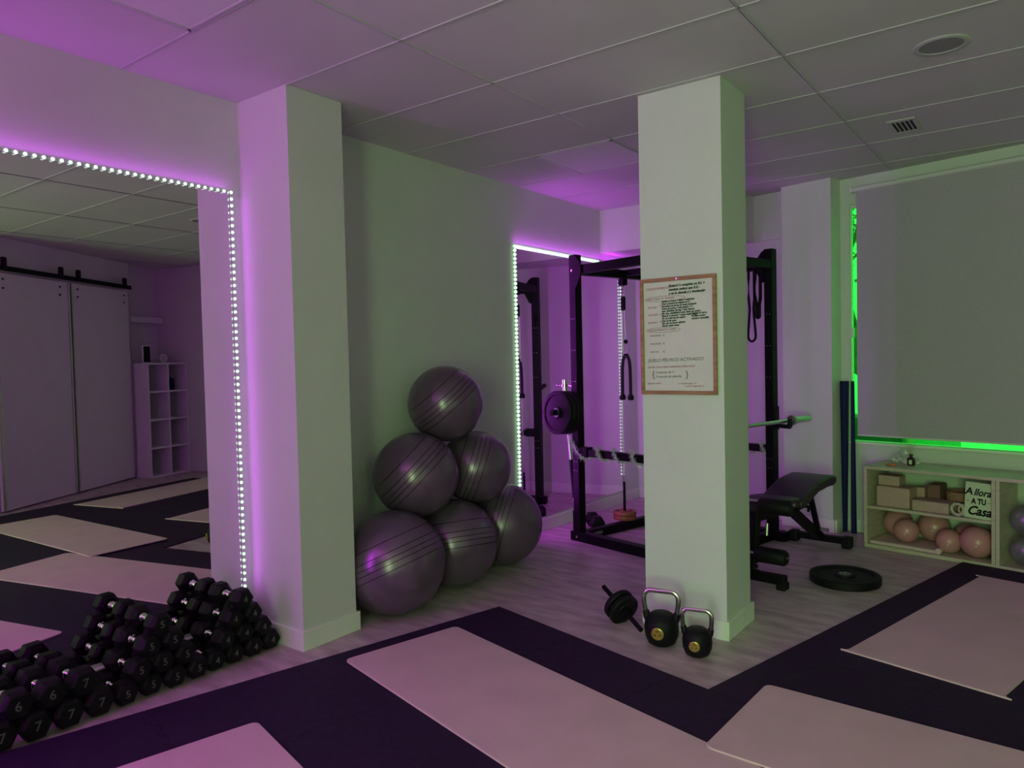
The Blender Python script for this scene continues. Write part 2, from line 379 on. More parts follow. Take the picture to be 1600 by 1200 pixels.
# ------------------------------------------------------------------ ceiling fittings
def panel_light(x0, x1, y0, y1, label):
    r = thing('ceiling_light', label, 'light', ((x0+x1)/2, (y0+y1)/2, H), 0)
    a = (x1-x0)/2-.012; c = (y1-y0)/2-.012
    b = nb(); bx(b, -a, a, -c, -c+.012, -.007, 0); bx(b, -a, a, c-.012, c, -.007, 0); bx(b, -a, -a+.012, -c, c, -.007, 0); bx(b, a-.012, a, -c, c, -.007, 0)
    obj('frame', b, 'tbar', r)
    obj('diffuser', bx(nb(), -a+.012, a-.012, -c+.012, c-.012, -.004, 0), 'white', r)
panel_light(-2.82, -2.22, 4.08, 4.69, 'square unlit ceiling light panel above the power rack')
panel_light(-2.81, -2.22, 1.06, 1.66, 'square unlit ceiling light panel at the top left of the photo')
r = thing('ceiling_speaker', 'round flush speaker grille in the ceiling at the right', 'speaker', (-.418, 3.815, H))
obj('rim', lathe(nb(), [(.088, 0), (.088, -.006), (.104, -.008), (.112, -.003), (.112, 0)], seg=40), 'tbar', r, smooth=50)
obj('grille', lathe(nb(), [(0, -.004), (.088, -.003), (.088, 0)], seg=40), 'plastic', r, smooth=50)
r = thing('air_vent', 'small slatted rectangular air vent in the ceiling above the window', 'vent', (-.742, 5.02, H))
b = nb(); bx(b, -.075, .075, -.155, -.115, -.006, 0); bx(b, -.075, .075, .115, .155, -.006, 0); bx(b, -.075, -.055, -.115, .115, -.006, 0); bx(b, .055, .075, -.115, .115, -.006, 0)
obj('frame', b, 'tbar', r)
obj('duct_opening', bx(nb(), -.055, .055, -.115, .115, -.002, 0), 'gap', r)  # flat dark sheet standing in for the shaded duct
for k in range(4):
    xx = -.036+k*.024
    obj('slat', beam(nb(), (xx, -.115, -.004), (xx, .115, -.004), .007, .003), 'tbar', r)

# ------------------------------------------------------------------ window, blind, outside
r = thing('window_1', 'wide window mostly covered by a roller blind', 'window', WO, W_ANG); r['kind'] = 'structure'
u0_, u1_, z0_, z1_ = WIN
b = nb(); bx(b, u0_, u0_+.008, .01, .05, z0_, z1_); bx(b, u1_-.05, u1_, .01, .05, z0_, z1_); bx(b, u0_, u1_, .01, .05, z1_-.03, z1_); bx(b, u0_, u1_, .01, .05, z0_, z0_+.006)
obj('window_frame', b, 'pvc', r, bevel=.003)
obj('mullion', bx(nb(), .31, .43, .01, .06, z0_+.08, z1_), 'pvc', r)
obj('glass_pane', bx(nb(), u0_+.004, u1_-.03, .027, .031, z0_+.004, z1_-.02), 'glass', r)
obj('window_sill', bx(nb(), u0_-.01, u1_+.05, -.03, .05, z0_-.018, z0_), 'base', r, bevel=.004)
obj('window_catch', bx(nb(), u0_+.002, u0_+.032, -.012, .01, 1.53, 1.61), 'pvc', r, bevel=.004)
r = thing('roller_blind', 'pale grey-mauve roller blind lowered over the window', 'blind', WO, W_ANG)
obj('roller_tube', cyl(nb(), (.086, -.040, 2.672), (2.02, -.040, 2.672), .020, 20), 'white', r, smooth=40)
obj('tube_bracket', bx(nb(), .074, .088, -.06, 0, 2.648, 2.698), 'base', r, bevel=.004)
obj('blind_fabric', bx(nb(), .122, 2.0, -.047, -.0455, .772, 2.66), 'blind', r)
obj('bottom_rail', bx(nb(), .122, 2.0, -.052, -.041, .765, .778), 'white', r, bevel=.003)

# outside: paving, tree, parked cars
b = nb(); bx(b, -6, 25, .5, 30, -.35, -.25); o = struct('ground_outside', b, 'tarmac'); o.matrix_world = WM
def tree(u, v, label, seed):
    rnd = random.Random(seed); p = wp(u, v, -.25)
    r = thing('street_tree', label, 'tree', p, W_ANG)
    b = nb(); tips = []
    def grow(a, d, L, rad, dep):
        c = a + d*L; tube(b, [a, (a+c)/2+V(rnd.uniform(-.05, .05), rnd.uniform(-.05, .05), 0)*L, c], [rad, rad*.85, rad*.65], 6)
        if dep == 0: tips.append(c); return
        for _ in range(3):
            nd = (d + V(rnd.uniform(-.8, .8), rnd.uniform(-.6, .6), rnd.uniform(-.2, .5))).normalized(); grow(c, nd, L*.68, rad*.6, dep-1)
        tips.append(c)
    grow(V(0, 0, 0), V(0, 0, 1), 1.9, .11, 4)
    obj('trunk', b, 'bark', r, smooth=60)
    b = nb()
    for t_ in tips:
        for _ in range(16):
            c = t_ + V(rnd.gauss(0, .22), rnd.gauss(0, .22), rnd.gauss(0, .2)); a1 = V(rnd.uniform(-1, 1), rnd.uniform(-1, 1), rnd.uniform(-1, 1)).normalized()*.045
            a2 = a1.cross(V(rnd.uniform(-1, 1), rnd.uniform(-1, 1), 1)).normalized()*.03
            b.faces.new([b.verts.new(c+a1), b.verts.new(c+a2), b.verts.new(c-a1), b.verts.new(c-a2)])
    o = obj('foliage', b, 'leaf', r); o['kind'] = 'stuff'
tree(-2.5, 6.0, 'leafy street tree nearest the window, seen left of the blind', 3)
tree(-4.3, 9.5, 'leafy street tree further off behind the nearer one', 8)
def car(u, v, m, label, L=4.2):
    r = thing('parked_car', label, 'car', wp(u, v, -.25), W_ANG)
    prof = [(-2.1, .25), (-2.12, .7), (-1.95, .85), (-1.1, .98), (-.45, 1.42), (.85, 1.45), (1.55, 1.02), (2.05, .95), (2.12, .6), (2.1, .25)]
    b = nb(); prism(b, prof, -.8, .8, Matrix.Rotation(PI/2, 4, 'X')); obj('body', b, m, r, bevel=.08, bseg=3, smooth=50)
    b = nb()
    win = [(-1.0, 1.0), (-.42, 1.36), (.8, 1.38), (1.35, 1.02)]
    prism(b, win, -.81, .81, Matrix.Rotation(PI/2, 4, 'X')); obj('side_windows', b, 'amber', r)
    for sx_ in (-1.3, 1.3):
        for sy_ in (-.82, .62):
            obj('wheel', cyl(nb(), (sx_, sy_, .32), (sx_, sy_+.2, .32), .32, 24), 'blackrub', r, smooth=40)
car(-2.35, 2.7, 'carpaint', 'dark parked car low behind the left corner of the window')
car(-4.2, 8.2, 'vanwhite', 'white parked car further off behind the window gap')

# ------------------------------------------------------------------ interlocking rubber floor
MB_ = V(-2.563, 3.273, 0); m1 = V(math.cos(R_ANG), math.sin(R_ANG), 0); m2 = V(-math.sin(R_ANG), math.cos(R_ANG), 0)
MMT = Matrix.Rotation(R_ANG, 4, 'Z'); MMT.translation = MB_
TW = .62; TH = .010
def edge_pts(p, q, teeth, sgn):
    """points from p to q (excluding q) with jigsaw teeth to one side"""
    if not teeth: return [p]
    p = V(*p, 0); q = V(*q, 0); d = q-p; L = d.length; d.normalize(); s = V(-d.y, d.x, 0)*sgn
    n = max(3, int(L/.06)); n += (n+1) % 2; st = L/n; out = []
    for i in range(n):
        o_ = .009 if i % 2 else -.009
        if i == 0 or i == n-1: o_ = 0
        fl = .006 if i % 2 else -.006
        a = p+d*(st*i + (0 if i == 0 else -fl)); b_ = p+d*(st*(i+1)+(0 if i == n-1 else fl))
        out += [(a+s*o_)[:2], (b_+s*o_)[:2]]
    return [tuple(x) for x in out[:-1]] if False else [tuple(x) for x in out]
def tile(x0, x1, y0, y1, tl, tr, tb, tt):
    """clipped tile; t* say whether that edge interlocks"""
    pts = []
    def seg(p, q, t, sgn):
        e = edge_pts(p, q, t, sgn)
        if t: e = e[:-1]
        pts.extend(e)
    g = .0012
    x0 += g; x1 -= g; y0 += g; y1 -= g
    seg((x0, y0), (x1, y0), tb, 1); seg((x1, y0), (x1, y1), tr, -1)
    seg((x1, y1), (x0, y1), tt, -1); seg((x0, y1), (x0, y0), tl, 1)
    b = nb(); prism(b, pts, .0, TH)
    o = obj('rubber_tile', b, 'rubber', None); o.matrix_world = MMT
    c = MMT @ V((x0+x1)/2, (y0+y1)/2, 0)
    return o, c
SMAX = 4.03; TMAX = 2.80; SB = 1.423
tiles = []
NTH = ['first', 'second', 'third', 'fourth', 'fifth', 'sixth', 'seventh', 'eighth']
ys = [0, -TW, -2*TW, -3*TW, -4*TW]
xs = [0, TW, 2*TW, 3*TW, 4*TW, 5*TW, 6*TW, SMAX]
for j in range(len(ys)-1):
    for i in range(len(xs)-1):
        x0, x1, y1, y0 = xs[i], xs[i+1], ys[j], ys[j+1]
        tiles.append((*tile(x0, x1, y0, y1, i > 0, i < len(xs)-2, j < len(ys)-2, j > 0), 'dark rubber floor tile, %s row from the gym balls, %s tile from the mirror' % (NTH[j], NTH[i])))
xb = [SB, SB+TW, SB+2*TW, SB+3*TW, SMAX]; yb = [0, TW, 2*TW, 3*TW, 4*TW, TMAX]
for j in range(len(yb)-1):
    for i in range(len(xb)-1):
        tiles.append((*tile(xb[i], xb[i+1], yb[j], yb[j+1], i > 0, i < len(xb)-2, j > 0, j < len(yb)-2), 'dark rubber floor tile, %s row beyond the inner corner, %s from the column side' % (NTH[j], NTH[i])))
for o, c, lab in tiles:
    tag(o, lab, 'floor tile', 'interlocking rubber floor tiles')

# ------------------------------------------------------------------ pink exercise mats
def pink_mat(corner, ang, L, Wd, label):
    """corner = north-west corner, long side along ang, width towards the camera"""
    r_ = .03; pts = []
    for cx_, cy_, a0 in ((r_, -Wd+r_, PI), (L-r_, -Wd+r_, 1.5*PI), (L-r_, -r_, 0), (r_, -r_, PI/2)):
        for k in range(6): a = a0+k*PI/10; pts.append((cx_+r_*math.cos(a), cy_+r_*math.sin(a)))
    b = nb(); prism(b, pts, 0, .008)
    z = TH
    return tag(obj('exercise_mat', b, 'pink', None, loc=(corner[0], corner[1], z), rot=(0, 0, ang), bevel=.002),
               label, 'exercise mat', 'pink exercise mats')
pink_mat((-2.553, 2.886), R_ANG, 1.90, .643, 'long pink exercise mat nearest the left pillar, crossed by a diagonal shadow')
o = pink_mat((-.985, 3.078), math.radians(-2.5), 1.92, .62, 'pink exercise mat at bottom right, overlapping the corner of its neighbour'); o.location.z = TH+.0085
pink_mat((-.377, 5.325), R_ANG-PI/2, 1.72, -.64, 'pink exercise mat on the rubber floor in front of the wooden cabinet')
pink_mat((-2.533, 1.668), R_ANG, 1.90, .64, 'pink exercise mat cut off at the bottom left edge')
pink_mat((1.17, 5.19), R_ANG-PI/2, 1.72, -.66, 'pink exercise mat near the closet doors, seen only in the mirror')

# ------------------------------------------------------------------ gym balls
LFT = V(-.80, -.60, 0); CMD = V(.70, -.70, 0)
BALLS = [(-3.008, 2.887, .290, .290, 'largest grey-purple gym ball on the floor beside the left pillar', V(0,0,1)+LFT*.42-CMD*.20),
         (-3.052, 3.450, .274, .274, 'grey-purple gym ball in the middle of the bottom row', V(0,0,1)+LFT*.10-CMD*.25),
         (-3.096, 4.007, .281, .281, 'grey-purple gym ball on the floor nearest the power rack', V(0,0,.3)+LFT*1.0-CMD*.1),
         (-3.114, 3.190, .735, .257, 'grey-purple gym ball in the second layer, left of two', V(0,0,1)+LFT*1.0+CMD*.05),
         (-3.070, 3.700, .721, .236, 'grey-purple gym ball in the second layer, right of two', V(0,0,.35)+LFT*1.0+CMD*.1),
         (-3.110, 3.470, 1.150, .239, 'grey-purple gym ball on top of the stack of six', V(0,0,1)+LFT*.85+CMD*.15)]
for x, y, z, R_, lab, rot in BALLS:
    r = thing('gym_ball', lab, 'ball', (x, y, z), group='stack of gym balls'); r.rotation_mode = 'QUATERNION'; r.rotation_quaternion = rot.to_track_quat('Z', 'Y')
    obj('ball_skin', sph(nb(), (0, 0, 0), R_, 64, 40), 'gymball', r, smooth=80)
    obj('valve_plug', cyl(nb(), (0, -R_*.995, 0), (0, -R_*1.003, 0), .008, 12), 'white', r)

# ------------------------------------------------------------------ hex dumbbells
def dumbbell(num, ap, label, loc, rot, hl=.085, tl=.265):
    R_ = ap/math.cos(PI/6)
    r = thing('hex_dumbbell', label, 'dumbbell', loc, group='stacked hex dumbbells', rot=rot)
    g = tl/2
    for s in (-1, 1):
        prof = [(0, g-hl), (R_*.62, g-hl), (R_*.98, g-hl+.016), (R_, g-hl+.024), (R_, g-.020), (R_*.88, g-.008), (R_*.74, g), (0, g)]
        h = obj('head', lathe(nb(), prof, (0, 0, 0), (s, 0, 0), 6), 'blackrub', r, bevel=.003)
        if num:
            tb = text_bm(num, ap*.95, .0005)
            rotm = Matrix.Translation(V(s*(g+.0004), 0, 0)) @ Matrix.Rotation(s*PI/2, 4, 'Z') @ Matrix.Rotation(PI/2, 4, 'X')
            bmesh.ops.transform(tb, matrix=rotm, verts=tb.verts)
            obj('numeral', tb, 'grey_ink', h)
    b = nb(); k = g-hl
    lathe(b, [(.0185, -k-.004), (.0185, -k+.008), (.0145, -k+.010), (.0145, -k+.018), (.017, -k+.020), (.017, -k+.024), (.0135, -k+.028), (.016, 0), (.0135, k-.028), (.017, k-.024), (.017, k-.020), (.0145, k-.018), (.0145, k-.010), (.0185, k-.008), (.0185, k+.004)], (0, 0, 0), (1, 0, 0), 20)
    obj('handle', b, 'chrome', r, smooth=50)['label'] = 'chrome handle'
    return r
PILES = [('4', .046, 2.165, .0995, 4, 'stack against the pillar', 4),
         ('5', .0465, 1.770, .105, 4, 'middle stack', 4),
         ('7', .0545, 1.350, .118, 4, 'far-left stack', 2)]
ORD = ['nearest the pillar', 'second from the pillar', 'third from the pillar', 'fourth from the pillar']
ROWN = ['bottom row', 'second layer', 'third layer', 'top']
first = {}
for num, ap, y0, sp, n0, pname, layers in PILES:
    R_ = ap/math.cos(PI/6); dz = ap*2*.866+.002
    for k in range(layers):
        for i in range(n0-k):
            y = y0 - sp*(i+k/2) + random.uniform(-.002, .002); z = R_+.001+k*max(dz, math.sqrt(max(0, (2*ap+.001)**2-(sp/2)**2)))
            nn = num
            if num == '7' and k == 1: nn = ['7', '6', '6'][i]
            lab = ('black rubber hex dumbbell alone on top of the %s' % pname) if (n0-k == 1) else 'black hex dumbbell, %s, %s, %s' % (pname, ROWN[k], ORD[i])
            rot = (random.uniform(-.05, .05), 0, random.uniform(-.02, .02)); loc = (-3.25+random.uniform(-.008, .008), y, z)
            key = (nn, ap)
            if key not in first: first[key] = dumbbell(nn, ap, lab, loc, rot)
            else: dup(first[key], loc, rot, lab)

# ------------------------------------------------------------------ power rack
LR = V(-2.98, 4.85, 0)
RW, RD = 1.0, 1.08        # along e1, along e2
def rk(a, b, z=0.): return LR + V(math.cos(R_ANG), math.sin(R_ANG), 0)*a + V(-math.sin(R_ANG), math.cos(R_ANG), 0)*b + V(0, 0, z)
rack = thing('power_rack', 'black steel power rack with pulley and tinsel-wrapped safety bars', 'rack', LR, R_ANG)
S = .068
def post(a, b):
    bb = nb(); bx(bb, a-S/2, a+S/2, b-S/2, b+S/2, .0, 2.21)
    p = obj('post', bb, 'black', rack, bevel=.004)
    hb = nb()
    for z in (.55, .62, 1.24, 1.48, 1.72):
        for dx in (-.014, .014): cyl(hb, (a+dx, b-S/2-.0006, z), (a+dx, b-S/2-.0012, z), .0035, 8)
    for z in (.035, 2.09): cyl(hb, (a, b-S/2, z), (a, b-S/2-.006, z), .010, 6)
    obj('bolt', hb, 'steel', p)
for a, b in ((0, 0), (RW, 0), (0, RD), (RW, RD)): post(a, b)
for b_, ext in ((0, .07), (RD, .07)):
    obj('base_beam', bx(nb(), -ext, RW+.115, b_-S/2-.004, b_+S/2+.004, 0, .072), 'black', rack, bevel=.004)
    obj('top_beam', bx(nb(), S/2, RW-S/2, b_-.03, b_+.03, 2.06, 2.125), 'black', rack, bevel=.003)
for a_ in (0, RW):
    obj('base_beam', bx(nb(), a_-.03, a_+.03, S/2, RD-S/2, .0, .07), 'black', rack, bevel=.003)
    obj('top_beam', bx(nb(), a_-.03, a_+.03, S/2, RD-S/2, 2.06, 2.125), 'black', rack, bevel=.003)
obj('pulley_crossbar', bx(nb(), .03, RW-.03, .53, .58, 2.075, 2.125), 'black', rack, bevel=.003)
for a_, sg in ((0, 1), (RW, -1)):
    for b_ in (0, RD):
        bb = nb(); yy = b_-S/2 if b_ == 0 else b_-S/2
        prism(bb, [(a_+sg*.03, 2.20), (a_+sg*.05, 2.19), (a_+sg*.10, 2.125), (a_+sg*.10, 2.055), (a_+sg*.05, 1.96), (a_+sg*.03, 1.96)], -.004, .004,
              Matrix.Translation(V(0, yy-.003, 0)) @ Matrix.Rotation(PI/2, 4, 'X'))
        obj('gusset_plate', bb, 'black', rack)
for b_ in (0, RD):
    obj('safety_bar', bx(nb(), S/2, RW-S/2, b_-.028, b_+.028, .668, .722), 'black', rack, bevel=.003)
    obj('bar_bracket', bx(nb(), .034, .12, b_-.036, b_+.036, .66, .735), 'black', rack, bevel=.003)
    b = nb(); bx(b, RW+S/2, RW+S/2+.012, b_-.03, b_+.03, .84, 1.02); beam(b, (RW+S/2, b_, .875), (RW+S/2+.12, b_, .87), .03, .03); bx(b, RW+S/2+.105, RW+S/2+.125, b_-.02, b_+.02, .865, .93)
    obj('bar_hook', b, 'black', rack, bevel=.003)
# plate horn on the outer side of the near post, back horn too
obj('plate_horn', cyl(nb(), (-.02, -.034, 1.0), (-.03, -.25, 1.012), .0225, 20), 'black', rack, smooth=40)
obj('plate_horn', cyl(nb(), (0, RD+.034, 1.12), (.0, RD+.20, 1.15), .0225, 20), 'black', rack, smooth=40)
obj('rear_peg', cyl(nb(), (.0, RD-.03, 1.83), (-.05, RD-.15, 1.74), .012, 12), 'black', rack, smooth=40)
b = nb(); bx(b, .18, .24, -.0405, -.0395, .03, .05); 
b = nb(); bx(b, .0302, .0308, .12, .22, .022, .050); lb = obj('maker_label', b, 'grey_ink', rack)
tb = text_bm('RACK', .02, .0002) if False else nb()
bx(tb, .0309, .0312, .128, .212, .032, .034); bx(tb, .0309, .0312, .128, .212, .040, .042); obj('printed_line', tb, 'paper', lb)
# bar storage tube at the base of the near post
obj('bar_holder', cyl(nb(), (-.055, .02, .07), (-.055, .02, .22), .030, 20), 'black', rack, smooth=40)

# weight plates on the horn
def plate(name, c, axis, R_, th, m, label, grip=True, group=None, hub=.026):
    r = thing(name, label, 'weight plate', c, group=group)
    q = Vector(axis).normalized().to_track_quat('Z', 'Y'); r.rotation_mode = 'QUATERNION'; r.rotation_quaternion = q
    t = th/2
    prof = [(hub, -t), (R_*.28, -t), (R_*.30, -t*.55), (R_*.80, -t*.55), (R_*.84, -t), (R_*.975, -t), (R_, -t*.75), (R_, t*.75), (R_*.975, t), (R_*.84, t), (R_*.80, t*.55), (R_*.30, t*.55), (R_*.28, t), (hub, t), (hub, -t)]
    obj('disc', lathe(nb(), prof, seg=64), m, r, smooth=35)
    obj('hub_ring', lathe(nb(), [(hub-.001, -t-.001), (hub+.008, -t-.001), (hub+.008, t+.001), (hub-.001, t+.001), (hub-.001, -t-.001)], seg=32), 'steel' if m != 'orange' else m, r, smooth=35)
    if grip:
        for k in range(3):
            a0 = k*2*PI/3; b = nb(); pts = []
            for i in range(9): a = a0-.30+.6*i/8; pts.append((R_*.70*math.cos(a), R_*.70*math.sin(a)))
            for i in range(9): a = a0+.30-.6*i/8; pts.append((R_*.52*math.cos(a), R_*.52*math.sin(a)))
            prism(b, pts, -t*.60, t*.60); obj('grip_recess', b, 'gap', r)
    return r
h0 = rk(-.02, -.034, 1.0); hd = (rk(-.03, -.25, 1.012)-h0).normalized()
for k, dd in enumerate((.065, .108, .151)):
    plate('weight_plate', h0+hd*dd, hd, .166, .040, 'blackrub', ['black weight plate on the rack horn, closest to the post', 'black weight plate on the rack horn, between two others', 'black weight plate on the rack horn, outermost and facing the camera'][k], grip=False, group='plates on the rack horn')
# upright short bar in the holder
r = thing('curl_bar', 'chrome and black short bar standing upright in the rack holder behind the plates', 'bar', rk(-.055, .02, .08), 0)
p1 = rk(-.175, .03, 1.16)-rk(-.055, .02, .08)
def lerp(t): return p1*t
obj('shaft', cyl(nb(), lerp(0.0), lerp(1.0), .0125, 16), 'steel', r, smooth=40)
obj('grip', cyl(nb(), lerp(.22), lerp(.50), .0145, 16), 'blackrub', r, smooth=40)
obj('collar', cyl(nb(), lerp(.115), lerp(.135), .024, 16), 'chrome', r, smooth=40)
obj('sleeve', cyl(nb(), lerp(.90), lerp(1.0)+V(0, 0, .09), .0245, 20), 'chrome', r, smooth=40)
b = nb(); tp = lerp(1.0)+V(0, 0, .03); lathe(b, [(.025, 0), (.034, .004), (.034, .022), (.025, .026)], tp, (0, 0, 1), 20); cyl(b, tp+V(-.065, 0, .013), tp+V(.065, 0, .013), .0045, 8); cyl(b, tp+V(-.075, 0, .013), tp+V(-.058, 0, .013), .010, 8); cyl(b, tp+V(.058, 0, .013), tp+V(.070, 0, .013), .010, 8)
obj('clamp', b, 'chrome', r, smooth=40)

# barbell across the far side of the rack
def barp(b_): return rk(RW+.115, b_, .912)
r = thing('barbell', 'steel barbell resting in the rack hooks, its sleeve pointing at the pier', 'barbell', barp(.9), R_ANG)
def bl(b_): return V(0, b_-.9, 0)
obj('shaft', cyl(nb(), bl(-.12), bl(1.17), .0145, 16), 'steel', r, smooth=40)
for s0, s1 in ((1.19, 1.40), (-.30, -.14)):
    obj('sleeve', cyl(nb(), bl(s0), bl(s1), .029, 24), 'steel', r, smooth=40)
for c in (1.17, -.13):
    obj('collar', lathe(nb(), [(0, -.02), (.034, -.02), (.040, -.012), (.040, .012), (.034, .02), (0, .02)], bl(c), (0, 1, 0), 24), 'steel', r, smooth=40)

# cable pulley, cable, rope, loading pin, orange plates
PX, PY = .0, .56
pc = rk(-.018, .56, 0)
r = thing('cable_pulley', 'black pulley block and steel cables hanging from the rack top beam', 'pulley', pc+V(0, 0, 2.06), R_ANG)
obj('mount', bx(nb(), -.028, .028, -.03, .03, -.055, .0), 'black', r, bevel=.008)
b = nb()
for k in range(3):
    pts = [(.0+(.012*math.cos(a) if k % 2 == 0 else 0), (.012*math.cos(a) if k % 2 else 0), -.075-.028*k+.018*math.sin(a)) for a in [2*PI*i/14 for i in range(14)]]
    tube(b, pts, .003, 6, closed=True)
obj('chain', b, 'chrome', r, smooth=50)
obj('pulley_block', bx(nb(), -.020, .020, -.014, .014, -.26, -.145), 'black', r, bevel=.010)
b = nb(); cyl(b, (-.012, 0, -.25), (-.012, 0, -.60), .004, 8); cyl(b, (.014, 0, -.25), (.022, 0, -.50), .004, 8); cyl(b, (-.020, 0, -.25), (-.030, 0, -1.62), .0045, 8)
obj('cable', b, 'steel', r, smooth=50)
obj('cable_stop', sph(nb(), (.022, 0, -.515), .018, 16, 10), 'black', r, smooth=60)
def carabiner(b, c, h, w_=.010):
    pts = [(c[0]+w_*math.cos(a)*(1.0 if math.sin(a) < 0 else .7), c[1], c[2]+h/2*math.sin(a)) for a in [2*PI*i/20 for i in range(20)]]
    tube(b, pts, .003, 6, closed=True)
obj('carabiner', (lambda b: (carabiner(b, (.022, 0, -.585), .075), carabiner(b, (-.030, 0, -1.66), .10), b)[-1])(nb()), 'chrome', r, smooth=50)
r = thing('triceps_rope', 'black braided triceps rope with two stopper ends hanging on the carabiner', 'rope', pc+V(.018, 0, 1.40), R_ANG)
b = nb()
for s in (-1, 1):
    pts = [(0, 0, .03), (s*.018, 0, .022), (s*.034, 0, -.01), (s*.041, 0, -.07), (s*.043, 0, -.15), (s*.044, 0, -.30)]
    tube(b, pts, .0135, 12)
obj('rope', b, mat('braided_rope', (.02, .012, .02), .8, nscale=90, bump=.8, bscale=140, noise=.5), r, smooth=60)
obj('metal_joint', bx(nb(), -.018, .018, -.012, .012, .018, .046), 'black', r, bevel=.006)
for s in (-1, 1):
    obj('stopper', lathe(nb(), [(0, 0), (.020, 0), (.026, .010), (.026, .028), (.018, .045), (0, .045)], (s*.044, 0, -.335), (0, 0, 1), 20), 'blackrub', r, smooth=50)
r = thing('loading_pin', 'black loading pin on the cable with orange plates at its foot', 'loading pin', rk(-.045, .565, .070), R_ANG)
obj('pin', cyl(nb(), (0, 0, .004), (0, 0, .315), .011, 14), 'black', r, smooth=40)
obj('foot_disc', cyl(nb(), (0, 0, .0), (0, 0, .006), .06, 24), 'black', r, smooth=40)
for k in range(2):
    plate('weight_plate', rk(-.045, .565, .0915+.034*k), (0, 0, 1), .095, .032, 'orange', ['orange-brown small weight plate, lower of two on the loading pin', 'orange-brown small weight plate, upper of two on the loading pin'][k], grip=(k == 1), group='orange plates on the loading pin', hub=.013)

# dumbbells lying behind the near post
d_ = dumbbell('', .056, 'single black hex dumbbell on the floor inside the power rack', rk(.02+.075, .42, .066), (0, 0, R_ANG+2.45), hl=.09, tl=.24); d_['group'] = 'lone dumbbells'
d_.location = rk(-.195, .36, .0655); d_.rotation_euler = (0, 0, R_ANG-.55)

# tinsel on the safety bars
def tinsel(path, rad, label, n=900, seed=1):
    rnd = random.Random(seed); b = nb(); L = len(path)-1
    for i in range(n):
        t = rnd.random()*L; k = min(int(t), L-1); c = path[k].lerp(path[k+1], t-k)
        d = V(rnd.gauss(0, 1), rnd.gauss(0, 1), rnd.gauss(0, 1)).normalized()*rad*rnd.uniform(.5, 1.1); s = d.cross(V(rnd.gauss(0, 1), rnd.gauss(0, 1), rnd.gauss(0, 1))).normalized()*.0016
        b.faces.new([b.verts.new(c+s), b.verts.new(c-s), b.verts.new(c+d-s*.6), b.verts.new(c+d+s*.6)])
    tube(b, path, .003, 5)
    return tag(obj('tinsel_garland', b, 'tinsel'), label, 'tinsel')
def helix(b_, a0, a1, turns, R_, zc=.695, ph=0):
    n = int(turns*14); return [rk(a0+(a1-a0)*i/n, b_+R_*math.cos(ph+2*PI*turns*i/n)*.9, zc+R_*math.sin(ph+2*PI*turns*i/n)) for i in range(n+1)]
pathL = [rk(-.05, -.05, .83), rk(-.035, -.055, .79), rk(-.01, -.055, .755), rk(.02, -.055, .72), rk(.05, -.05, .68), rk(.09, -.045, .650)] + helix(0, .12, .96, 5, .043, ph=-1.6)
tinsel(pathL, .030, 'silver tinsel garland wound round the near safety bar of the rack', 3800, 2)
tinsel(helix(RD, .1, 1.02, 6, .043), .030, 'silver tinsel garland wound round the far safety bar, beside the barbell', 3000, 3)
# resistance bands hung on the far top beam
def band(a, drop, w_, label, twist):
    b = nb(); pts = []
    top = 2.128
    for i in range(9): t = i/8; pts.append((-.034, -.036+.072*0, 0))
    zb = top-drop; y0 = -.037; y1 = .037
    loop = [(0, y0, 2.0), (0, y0, top), (0, 0, top+.006), (0, y1, top), (0, y1, 2.0)]
    lp = []
    for i in range(15):
        a_ = PI*i/14; rr = .034 if twist else .012
        lp.append((rr*math.cos(a_), .0, zb+rr*1.3*(1-math.sin(a_))))
    pts = loop + [(.012 if twist else .01, .02, 1.85), (.016 if twist else .012, 0, zb+(.25 if twist else .1))] + lp + [(-.016 if twist else -.012, 0, zb+(.25 if twist else .1)), (-.012, -.02, 1.85)]
    tube(b, pts, w_, 8, closed=True, flat=.8)
    return tag(obj('resistance_band', b, 'blackrub', None, loc=rk(a, RD, 0), rot=(0, 0, R_ANG), smooth=60), label, 'resistance band', 'bands on the rack')
band(.838, .61, .011, 'long black resistance band hanging from the rack beam in an open loop', True)
band(.893, .43, .015, 'short thick black resistance band hanging beside the rack post', False)

# ------------------------------------------------------------------ weight bench
F0 = V(-1.538, 4.483, 0); BA = math.atan2(-.106, .994)
bench = thing('weight_bench', 'black adjustable weight bench with foam leg rollers beside the rack', 'bench', F0, BA)
# local: x across, y along (towards the window)
obj('front_foot', bx(nb(), -.21, .235, -.03, .03, .03, .085), 'black', bench, bevel=.006)
for x in (-.195, .215): obj('rubber_foot', bx(nb(), x-.028, x+.028, -.036, .036, 0, .045), 'blackrub', bench, bevel=.006)
obj('rear_foot', bx(nb(), -.20, .20, 1.175, 1.235, .028, .075), 'black', bench, bevel=.006)
for x in (-.192, .192): obj('rubber_foot', bx(nb(), x-.034, x+.034, 1.165, 1.245, 0, .083), 'blackrub', bench, bevel=.012)
obj('front_upright', beam(nb(), (0, .02, .06), (0, .10, .50), .075, .06, (0, 1, 0)), 'black', bench, bevel=.005)
obj('main_beam', beam(nb(), (0, .06, .40), (0, .80, .36), .06, .06), 'black', bench, bevel=.005)
obj('rear_strut', beam(nb(), (0, .62, .37), (0, 1.19, .06), .06, .055), 'black', bench, bevel=.004)
obj('pad_strut', beam(nb(), (.03, .92, .44), (.03, 1.08, .13), .035, .03), 'black', bench, bevel=.004)
b = nb(); cyl(b, (.02, 1.09, .14), (.10, 1.09, .14), .012, 12); obj('pivot_bolt', b, 'steel', bench, smooth=40)
b = nb(); tube(b, [(.035, .64, .36), (.075, .70, .37), (.08, .78, .36), (.06, .82, .32)], .010, 8); obj('ladder_handle', b, 'black', bench, smooth=60)
